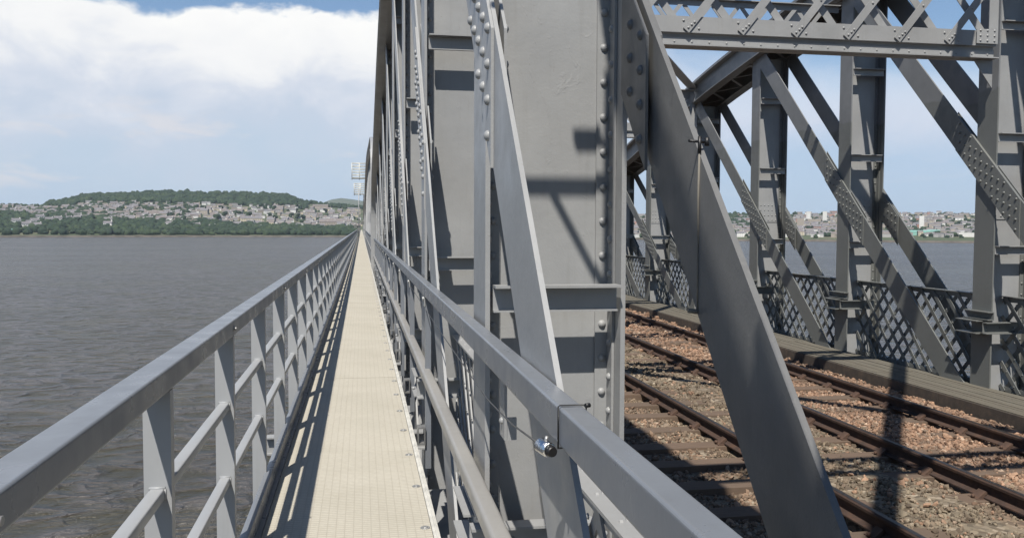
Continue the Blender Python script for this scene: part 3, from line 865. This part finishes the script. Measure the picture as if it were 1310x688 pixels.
# woods: leafy clumps as one mass
def leaf_mat():
    m, nt, b, tc = mat('woodland_leaves')
    a = nt.new('ShaderNodeAttribute'); a.attribute_name = 'tone'
    c = nt.ramp(a.outputs['Fac'], [(0, (.008, .020, .010)), (.4, (.014, .032, .013)), (.75, (.026, .047, .018)), (1, (.048, .068, .028))])
    c = nt.mix(nt.maprange(nt.noise(tc, .25, 4), .35, .7), c, (.014, .030, .014))
    c = nt.mix(nt.maprange(nt.noise(tc, .011, 4, .7), .50, .68, 0, .6), c, (.045, .068, .026))
    c = nt.mix(nt.maprange(nt.noise(tc, .019, 4, .7), .54, .66, 0, .7), c, (.010, .024, .014))
    nt.link(c, b.inputs['Base Color']); b.inputs['Roughness'].default_value = .9; return m
M['leaf'] = leaf_mat()
M['bark'] = simple('bark', (.09, .07, .05), .9)
import bmesh as _bm
bm = _bm.new(); _bm.ops.create_icosphere(bm, subdivisions=2, radius=1.0)
IV = np.array([v.co[:] for v in bm.verts]); IF = np.array([[v.index for v in f.verts] for f in bm.faces]); bm.free()
def clumps(name, C, S, seed=1):
    rg = np.random.default_rng(seed); N = len(C)
    jit = rg.uniform(.62, 1.22, (N, len(IV), 1)); sc = rg.uniform(.8, 1.2, (N, 1, 3)); sc[:, :, 2] *= .9
    P_ = IV[None]*jit*sc*np.array(S)[:, None, None]+np.array(C)[:, None, :]
    nv, nf = len(IV), len(IF); me = bpy.data.meshes.new(name)
    me.vertices.add(N*nv); me.vertices.foreach_set('co', P_.reshape(-1))
    idx = (IF[None]+np.arange(N)[:, None, None]*nv).reshape(-1); me.loops.add(len(idx)); me.loops.foreach_set('vertex_index', idx)
    me.polygons.add(N*nf); me.polygons.foreach_set('loop_start', np.arange(0, len(idx), 3)); me.polygons.foreach_set('loop_total', np.full(N*nf, 3)); me.update(calc_edges=True)
    at = me.attributes.new('tone', 'FLOAT', 'POINT'); at.data.foreach_set('value', np.repeat(rg.random(N), nv).astype(np.float32))
    me.materials.append(M['leaf']); o = bpy.data.objects.new(name, me); COL.objects.link(o); return o
def place(x, t):
    az = az_of(x); r = shore(x)+20+(crest(x)-shore(x)-20)*t
    return az, r, (r*math.sin(az), r*math.cos(az), ground(az, r))
def y_t(x, y):
    """fraction up the slope that projects to image row y"""
    es = e_of(x, interp(SKYL, x)); e0 = (WLV+2.5)/(shore(x)+20); e = e_of(x, y)
    return max(0.003, min(1.0, max(0, (e-e0)/(es-e0))**(1/.85)))
C, S = [], []
def wood(n, x0, x1, ylo, yhi, smin=6, smax=11):
    for _ in range(n):
        x = rnd.uniform(x0, x1); a, b = ylo(x), yhi(x); y = rnd.uniform(a, b)
        az, r, p = place(x, y_t(x, y)); s = rnd.uniform(smin, smax); C.append((p[0], p[1], p[2]+s*.45)); S.append(s)
sk = lambda x: interp(SKYL, x)
low = lambda x: interp([(0, 266), (60, 270), (120, 276), (200, 285), (240, 283), (280, 286), (330, 290), (380, 291.5), (460, 293.5)], x)
wood(1500, 60, 392, sk, lambda x: sk(x)+interp([(60, 3), (120, 6), (200, 11), (330, 16), (392, 9)], x), 7, 12)
wood(1900, -60, 455, low, lambda x: 300.6, 5, 11)
wood(700, -60, 250, lambda x: sk(x)+2, lambda x: 282, 6, 10)
wood(330, 60, 462, lambda x: sk(x)+8, lambda x: 291, 3.5, 6.5)
wood(120, 390, 470, lambda x: sk(x)-.5, lambda x: sk(x)+3, 6, 9)
wood(300, 900, 1000, lambda x: 274, lambda x: 292, 5, 10)
wood(800, 780, 1330, lambda x: sk(x)+.5, lambda x: 304.5, 3.5, 8)
tag(clumps('woodland', C, S, 3), 'dark green woodland mass covering the hill and shore', 'woods', None, 'stuff')

# individual trees between the houses
tree0 = None
def tree(x, y, s, lab):
    global tree0
    az, r, p = place(x, y_t(x, y))
    if tree0 is None:
        t = thing('tree', lab, 'tree', p, 'single dark trees among the hillside houses')
        rg = random.Random(3)
        c = clumps('crown', [(rg.uniform(-4, 4), rg.uniform(-4, 4), rg.uniform(6, 14)) for _ in range(9)], [rg.uniform(2.6, 4.6) for _ in range(9)], 8); c.parent = t
        k = MB(); k.tube([(0,0,-2), (.2,0,4), (0,.3,9)], [.7, .5, .3], 8); k.build('trunk', M['bark'], t); tree0 = t
    else:
        t = tree0.copy(); COL.objects.link(t)
        for c in list(tree0.children): d = c.copy(); COL.objects.link(d); d.parent = t
        t.location = p; t['label'] = lab
    t.scale = (s, s, s); t.rotation_euler = (0, 0, rnd.uniform(0, 6))
for i in range(26):
    tree(rnd.uniform(215, 440), rnd.uniform(268, 284), rnd.uniform(.8, 1.2), 'dark rounded tree standing between the hillside houses')

# houses
def wall_mat(name, col, win=True):
    m, nt, b, tc = mat(name)
    oi = nt.new('ShaderNodeObjectInfo').outputs['Random']
    c = nt.mix(nt.math('MULTIPLY', oi, .5), col, tuple(x*.62 for x in col))
    if win:
        sx = nt.new('ShaderNodeSeparateXYZ'); nt.link(tc, sx.inputs[0])
        fx = nt.math('ABSOLUTE', nt.math('SUBTRACT', nt.math('FRACT', nt.math('DIVIDE', nt.math('ADD', sx.outputs[0], sx.outputs[1]), 3.1)), .5))
        fz = nt.math('ABSOLUTE', nt.math('SUBTRACT', nt.math('FRACT', nt.math('DIVIDE', sx.outputs[2], 2.9)), .5))
        w_ = nt.math('MULTIPLY', nt.math('LESS_THAN', fx, .22), nt.math('LESS_THAN', fz, .24))
        c = nt.mix(nt.math('MULTIPLY', w_, .6), c, (.04, .045, .05))
    nt.link(c, b.inputs['Base Color']); b.inputs['Roughness'].default_value = .85; return m
WM = {'white': wall_mat('white_render', (.72, .70, .66)), 'cream': wall_mat('cream_harling', (.55, .48, .36)), 'stone': wall_mat('brown_stone', (.36, .31, .26)),
      'grey': wall_mat('grey_harling', (.42, .40, .38)), 'pink': wall_mat('red_stone', (.40, .22, .17))}
RM = {'slate': simple('slate_roof', (.16, .15, .155), .8, 0, .25, .3), 'tile': simple('red_tile_roof', (.17, .145, .135), .85, 0, .25, .3), 'flat': simple('flat_roof', (.40, .39, .38), .8, 0, .2, .1),
      'green': simple('green_roof', (.22, .42, .36), .6, 0, .1, .1)}
def house_mesh(w, d, h, rh, wm, rm, chim=True):
    m = MB(); m.box(-w/2, w/2, -d/2, d/2, -6, h)
    if rh > 0:
        b = len(m.v); o = .35
        m.v += [(-w/2-o,-d/2-o,h), (w/2+o,-d/2-o,h), (w/2+o,d/2+o,h), (-w/2-o,d/2+o,h), (-w/2-o,0,h+rh), (w/2+o,0,h+rh)]
        for q in ((0,1,5,4),(2,3,4,5),(1,2,5),(3,0,4),(3,2,1,0)): m.face([b+i for i in q], False, 1)
        if chim: m.box(w/2-1.1, w/2+.02, -.6, .6, h+.2, h+rh+1.3, 0)
    else: m.box(-w/2-.2, w/2+.2, -d/2-.2, d/2+.2, h+.01, h+.5, 1)
    return m, [wm, rm]
cache = {}
def house(x, y, kind, name, label, cat, group, rot=None, sc=1., stuff=None):
    az, r, p = place(x, y_t(x, y))
    rz = -az+(rnd.uniform(-.5, .5) if rot is None else rot)
    if kind not in cache:
        m, mt = house_mesh(*KIND[kind]); o = m.build(name, mt); cache[kind] = o
    else: o = cache[kind].copy(); COL.objects.link(o)
    o.name = name; o.location = (p[0], p[1], p[2]+.3); o.rotation_euler = (0, 0, rz); o.scale = (sc, sc, sc); tag(o, label, cat, group)
    return o
KIND = {
 'hw': (11, 8, 5.6, 3.2, WM['white'], RM['slate']), 'hc': (12, 8, 5.4, 3.2, WM['cream'], RM['tile']), 'hs': (14, 9, 6, 3.6, WM['stone'], RM['slate']),
 'hg': (10, 8, 5.6, 3.2, WM['grey'], RM['tile']), 'hp': (15, 9, 7.5, 3.2, WM['pink'], RM['slate']), 'terr': (34, 9, 6.5, 3, WM['stone'], RM['tile']), 'terw': (30, 9, 6, 2.6, WM['cream'], RM['slate']),
 'ten': (30, 13, 12, 3.4, WM['stone'], RM['slate']), 'teng': (26, 13, 11, 3, WM['grey'], RM['slate']), 'tenp': (26, 12, 11, 3, WM['pink'], RM['slate']),
 'tow': (15, 15, 42, 0, WM['white'], RM['flat']), 'towb': (24, 16, 40, 0, WM['stone'], RM['flat']), 'ware': (75, 30, 10, 3, WM['white'], RM['flat'], False), 'warg': (60, 30, 11, 3, wall_mat('green_cladding', (.25, .48, .40), False), RM['green'], False),
 'offc': (60, 18, 13, 0, WM['white'], RM['flat']), 'block': (48, 16, 13, 0, WM['stone'], RM['flat'])}
HL = {'hw': ('house', 'small white house with a slate roof on the hillside across the water', 'house', 'white houses on the hillside'),
      'hc': ('house', 'cream house with a brown tiled roof on the hillside across the water', 'house', 'cream houses on the hillside'),
      'hs': ('house', 'brown stone house with a slate roof on the hillside across the water', 'house', 'stone houses on the hillside'),
      'hg': ('house', 'small grey house with a tiled roof on the hillside across the water', 'house', 'grey houses on the hillside'),
      'terr': ('terrace', 'long brown terrace of houses on the hillside across the water', 'terrace', 'brown terraces on the hillside'),
      'terw': ('terrace', 'long cream terrace of houses on the hillside across the water', 'terrace', 'cream terraces on the hillside')}
n = 0
while n < 270:
    x = rnd.uniform(0, 458); s_ = interp(SKYL, x)
    top = s_+interp([(0, 3), (80, 8), (150, 12), (200, 12), (330, 16), (390, 8), (460, 5)], x); bot = interp([(0, 272), (100, 279), (180, 285), (260, 286), (330, 290), (460, 294)], x)
    if x < 110 and rnd.random() < .25: continue
    y = rnd.uniform(top, bot); k = rnd.choices(['hw','hc','hs','hg','terr','terw'], [40, 18, 20, 20, 4, 4])[0]
    house(x, y, k, *HL[k], sc=rnd.uniform(1.0, 1.6)); n += 1
for _ in range(26):
    house(rnd.uniform(0, 440), rnd.uniform(281, 293), 'hw', 'house', 'pale house half hidden among the dark shore trees across the water', 'house', 'houses among the shore trees', sc=rnd.uniform(1.3, 1.9))
for x, y, k, lab, sc, ro in ((425, 290, 'terr', 'very long brown tenement block low on the slope near the bridge', 2.0, 0), (398, 288.5, 'ware', 'long pale roofed shed low on the slope left of the bridge', .45, 0), (382, 289, 'ten', 'square grey stone building low on the slope beside the pale shed', .5, .2),
                         (330, 295, 'hw', 'white villa standing alone among the shore trees', 1.5, 0), (280, 291, 'hw', 'small white house half hidden in trees above the shore', 1., .2), (410, 267, 'terr', 'reddish terrace high on the ridge beside the wooded hill', 1.6, 0),
                         (20, 297, 'warg', 'low shed with a pale green roof on the left shore', .5, 0), (322, 285, 'terw', 'long cream terrace in the middle of the slope', 1.9, 0)):
    nm = {'terr': 'terrace', 'terw': 'terrace', 'ware': 'shed', 'warg': 'shed', 'ten': 'tenement', 'hw': 'house'}[k]
    house(x, y, k, nm, lab, nm, None, ro, sc)
# town on the right, seen between the trusses
TL = {'ten': ('tenement', 'brown stone tenement in the town beyond the far truss', 'tenement', 'stone tenements in the town'), 'teng': ('tenement', 'grey tenement in the town beyond the far truss', 'tenement', 'grey tenements in the town'),
      'tenp': ('tenement', 'reddish tenement in the town beyond the far truss', 'tenement', 'reddish tenements in the town'), 'hw': ('house', 'small white house in the town beyond the far truss', 'house', 'white houses in the town'), 'block': ('apartment_block', 'flat roofed brown block in the town beyond the far truss', 'apartment block', 'flat roofed blocks in the town')}
for i in range(230):
    x = rnd.uniform(785, 1320); y = rnd.uniform(interp(SKYL, x)+1, 303); k = rnd.choices(['ten','teng','tenp','hw','block'], [26, 24, 14, 30, 6])[0]
    house(x, y, k, *TL[k], sc=rnd.uniform(.55, .95)*(1.6 if k == 'hw' else 1))
for x, y, k, lab, sc, ro in ((1034, 285, 'tow', 'white tower block, left of the pair seen between the far columns', .8, 0), (1055, 285, 'tow', 'white tower block, right of the pair seen between the far columns', .8, 0),
                         (1024, 294, 'towb', 'broad brown tower block in front of the white tower', .72, 0), (1179, 292, 'tow', 'slim grey tower block rising over the green sheds', .75, 0),
                         (1006, 299, 'ware', 'long white shed on the waterfront left of the towers', .65, 0), (1040, 298, 'ware', 'long white shed on the waterfront below the towers', .6, 0),
                         (952, 301, 'offc', 'blue and red glazed building on the waterfront behind the big diagonal', .45, 0),
                         (1175, 301, 'warg', 'pale green shed on the waterfront, left one of two', .75, 0), (1200, 300, 'warg', 'pale green shed on the waterfront, right one of two', .7, 0), (1240, 303, 'offc', 'white office block with bands of windows on the waterfront at right', .62, 0),
                         (1222, 299, 'ware', 'long cream shed on the waterfront beside the office block', .5, 0)):
    nm = {'tow': 'tower_block', 'towb': 'tower_block', 'ware': 'shed', 'warg': 'shed', 'offc': 'office_block'}[k]
    house(x, y, k, nm, lab, nm.replace('_', ' '), None, ro, sc)

def house_mass(name, label, cnt, xr, yr, szr, wcols, seed):
    rg = random.Random(seed); m = MB()
    for _ in range(cnt):
        x = rg.uniform(*xr); y = rg.uniform(*yr(x)); az, r, p = place(x, y_t(x, y)); a = -az+rg.uniform(-.5, .5)
        w, d, h, rh = rg.uniform(*szr), rg.uniform(7, 11), rg.uniform(4.5, 8), rg.uniform(2, 3.4); ca, sa = math.cos(a), math.sin(a)
        mi = rg.randrange(len(wcols)); ri = len(wcols)+rg.randrange(2)
        def q(u, v, z): return (p[0]+u*ca-v*sa, p[1]+u*sa+v*ca, p[2]+z)
        m.hexa([q(-w/2,-d/2,-6), q(w/2,-d/2,-6), q(w/2,d/2,-6), q(-w/2,d/2,-6), q(-w/2,-d/2,h), q(w/2,-d/2,h), q(w/2,d/2,h), q(-w/2,d/2,h)], mi)
        b = len(m.v); m.v += [q(-w/2-.3,-d/2-.3,h+.01), q(w/2+.3,-d/2-.3,h+.01), q(w/2+.3,d/2+.3,h+.01), q(-w/2-.3,d/2+.3,h+.01), q(-w/2-.3,0,h+rh), q(w/2+.3,0,h+rh)]
        for f in ((0,1,5,4),(2,3,4,5),(1,2,5),(3,0,4),(3,2,1,0)): m.face([b+i for i in f], False, ri)
    tag(m.build(name, [WM[c] for c in wcols]+[RM['slate'], RM['tile']]), label, 'houses', None, 'stuff')
house_mass('distant_houses', 'countless small pale houses packed between the others on the left hillside', 430, (0, 460),
           lambda x: (interp(SKYL, x)+interp([(60, 8), (150, 12), (330, 15), (390, 8), (460, 4)], x), interp([(60, 276), (180, 284), (330, 289), (460, 293)], x)), (9, 17), ['white', 'cream', 'grey', 'stone', 'white'], 11)
house_mass('distant_town_houses', 'countless small houses covering the slopes of the town on the right', 560, (785, 1330),
           lambda x: (interp(SKYL, x)+.5, 304), (9, 26), ['white', 'grey', 'grey', 'stone', 'white', 'cream'], 12)

# ------------------------------------------------------------------ haze
hz = MB(); hz.box(-16000, 16000, -16000, 16000, -32, 420)
m = bpy.data.materials.new('haze_air'); m.use_nodes = True; nt = NT(m); nt.n.remove(nt.n['Principled BSDF'])
pv = nt.new('ShaderNodeVolumePrincipled'); pv.inputs['Color'].default_value = (.72, .85, 1, 1); pv.inputs['Density'].default_value = 3.8e-5; pv.inputs['Anisotropy'].default_value = 0.
nt.link(pv.outputs[0], nt.n['Material Output'].inputs['Volume'])
tag(hz.build('haze', m), 'thin blue summer haze over the estuary', 'haze', None, 'stuff')

# ------------------------------------------------------------------ sky and sun
SUN = np.array([-.25, -.62, 1.0]); SUN /= np.linalg.norm(SUN)
elev = math.asin(SUN[2]); azs_ = math.atan2(SUN[0], SUN[1])
W = bpy.data.worlds.new('World'); SC.world = W; W.use_nodes = True; nt = NT(W)
for n_ in list(nt.n): nt.n.remove(n_)
sky = nt.new('ShaderNodeTexSky'); sky.sky_type = 'NISHITA'; sky.sun_disc = False; sky.sun_elevation = elev; sky.sun_rotation = azs_
sky.altitude = 30; sky.air_density = 1.0; sky.dust_density = 0.; sky.ozone_density = 3.5
bg = nt.new('ShaderNodeBackground'); nt.link(sky.outputs[0], bg.inputs[0]); bg.inputs[1].default_value = .085
tc = nt.new('ShaderNodeTexCoord').outputs['Generated']
sep = nt.new('ShaderNodeSeparateXYZ'); nt.link(tc, sep.inputs[0]); X, Y, Z = sep.outputs
hor = nt.math('SQRT', nt.math('ADD', nt.math('MULTIPLY', X, X), nt.math('MULTIPLY', Y, Y)))
el = nt.math('DIVIDE', Z, nt.math('MAXIMUM', hor, .05)); az = nt.math('ARCTAN2', X, Y)
cv = nt.new('ShaderNodeCombineXYZ'); nt.link(az, cv.inputs[0]); nt.link(nt.math('MULTIPLY', el, 1.6), cv.inputs[1]); cv.inputs[2].default_value = 0
na = nt.noise(cv.outputs[0], 9, 7, .58, .3); nb = nt.noise(nt.mapping(cv.outputs[0], (1, 1, 1), (3.1, 1.7, 0)), 3.2, 5, .55, .2); nc = nt.noise(nt.mapping(cv.outputs[0], (1, 2.2, 1), (7.3, .4, 0)), 7, 5, .6, .4)
wav = nt.math('ADD', nt.math('MULTIPLY', nt.math('SUBTRACT', na, .5), .085), nt.math('MULTIPLY', nt.math('SUBTRACT', nb, .5), .06))
el2 = nt.math('ADD', el, wav)
border = nt.math('SUBTRACT', nt.maprange(az, .20, .42, .246, .205, True), nt.maprange(nt.math('ABSOLUTE', nt.math('SUBTRACT', az, -.265)), .02, .10, .018, 0, True))
diff = nt.math('SUBTRACT', border, el2)
soft = nt.maprange(az, .15, .45, .012, .09, True)
el3 = nt.math('ADD', el, nt.math('ADD', nt.math('MULTIPLY', nt.math('SUBTRACT', na, .5), .20), nt.math('MULTIPLY', nt.math('SUBTRACT', nb, .5), .13)))
mask = nt.math('MULTIPLY', nt.maprange(nt.math('DIVIDE', diff, soft), -.1, 1.0, 0, 1, True), nt.maprange(nt.math('ABSOLUTE', az), .95, 1.35, 1, 0, True))
colr = nt.ramp(nt.math('MULTIPLY', el3, 3.5, None, True),
   [(.0, (.47, .58, .72)), (.20, (.50, .60, .72)), (.38, (.55, .62, .73)), (.50, (.66, .70, .78)), (.64, (.88, .88, .88)), (.9, (.98, .97, .94))])
# brighter puffs low down
puff = nt.math('MULTIPLY', nt.maprange(nc, .52, .68, 0, 1, True), nt.math('MULTIPLY', nt.maprange(el, .02, .05, 0, 1, True), nt.maprange(el, .10, .16, 1, 0, True)))
colr = nt.mix(nt.math('MULTIPLY', puff, .8), colr, (.70, .69, .72))
rt = nt.maprange(az, .15, .42, 0, 1, True)
colr = nt.mix(nt.math('MULTIPLY', rt, .75), colr, nt.ramp(nt.math('MULTIPLY', nt.math('ADD', el2, 0.), 3.5, None, True), [(0, (.44, .57, .72)), (.25, (.42, .56, .74)), (.42, (.60, .66, .78)), (.66, (.74, .76, .84)), (1, (.66, .74, .86))]))
bg2 = nt.new('ShaderNodeBackground'); nt.link(colr, bg2.inputs[0]); bg2.inputs[1].default_value = .84
mx = nt.new('ShaderNodeMixShader'); nt.link(nt.math('MULTIPLY', mask, .97), mx.inputs[0]); nt.link(bg.outputs[0], mx.inputs[1]); nt.link(bg2.outputs[0], mx.inputs[2])
out = nt.new('ShaderNodeOutputWorld'); nt.link(mx.outputs[0], out.inputs[0])

sd = bpy.data.lights.new('sun', 'SUN'); sd.energy = 5.0; sd.angle = R(.53); sd.color = (1, .945, .86)
so = bpy.data.objects.new('sun', sd); COL.objects.link(so)
from mathutils import Vector
so.rotation_euler = Vector(tuple(SUN)).to_track_quat('Z', 'Y').to_euler()

SC.view_settings.view_transform = 'Standard'; SC.view_settings.look = 'None'; SC.view_settings.gamma = 1
SC.view_settings.exposure = .38
SC.render.engine = 'CYCLES'; SC.cycles.max_bounces = 6; SC.cycles.volume_bounces = 0; SC.cycles.use_denoising = True
SC.cycles.sample_clamp_indirect = 6
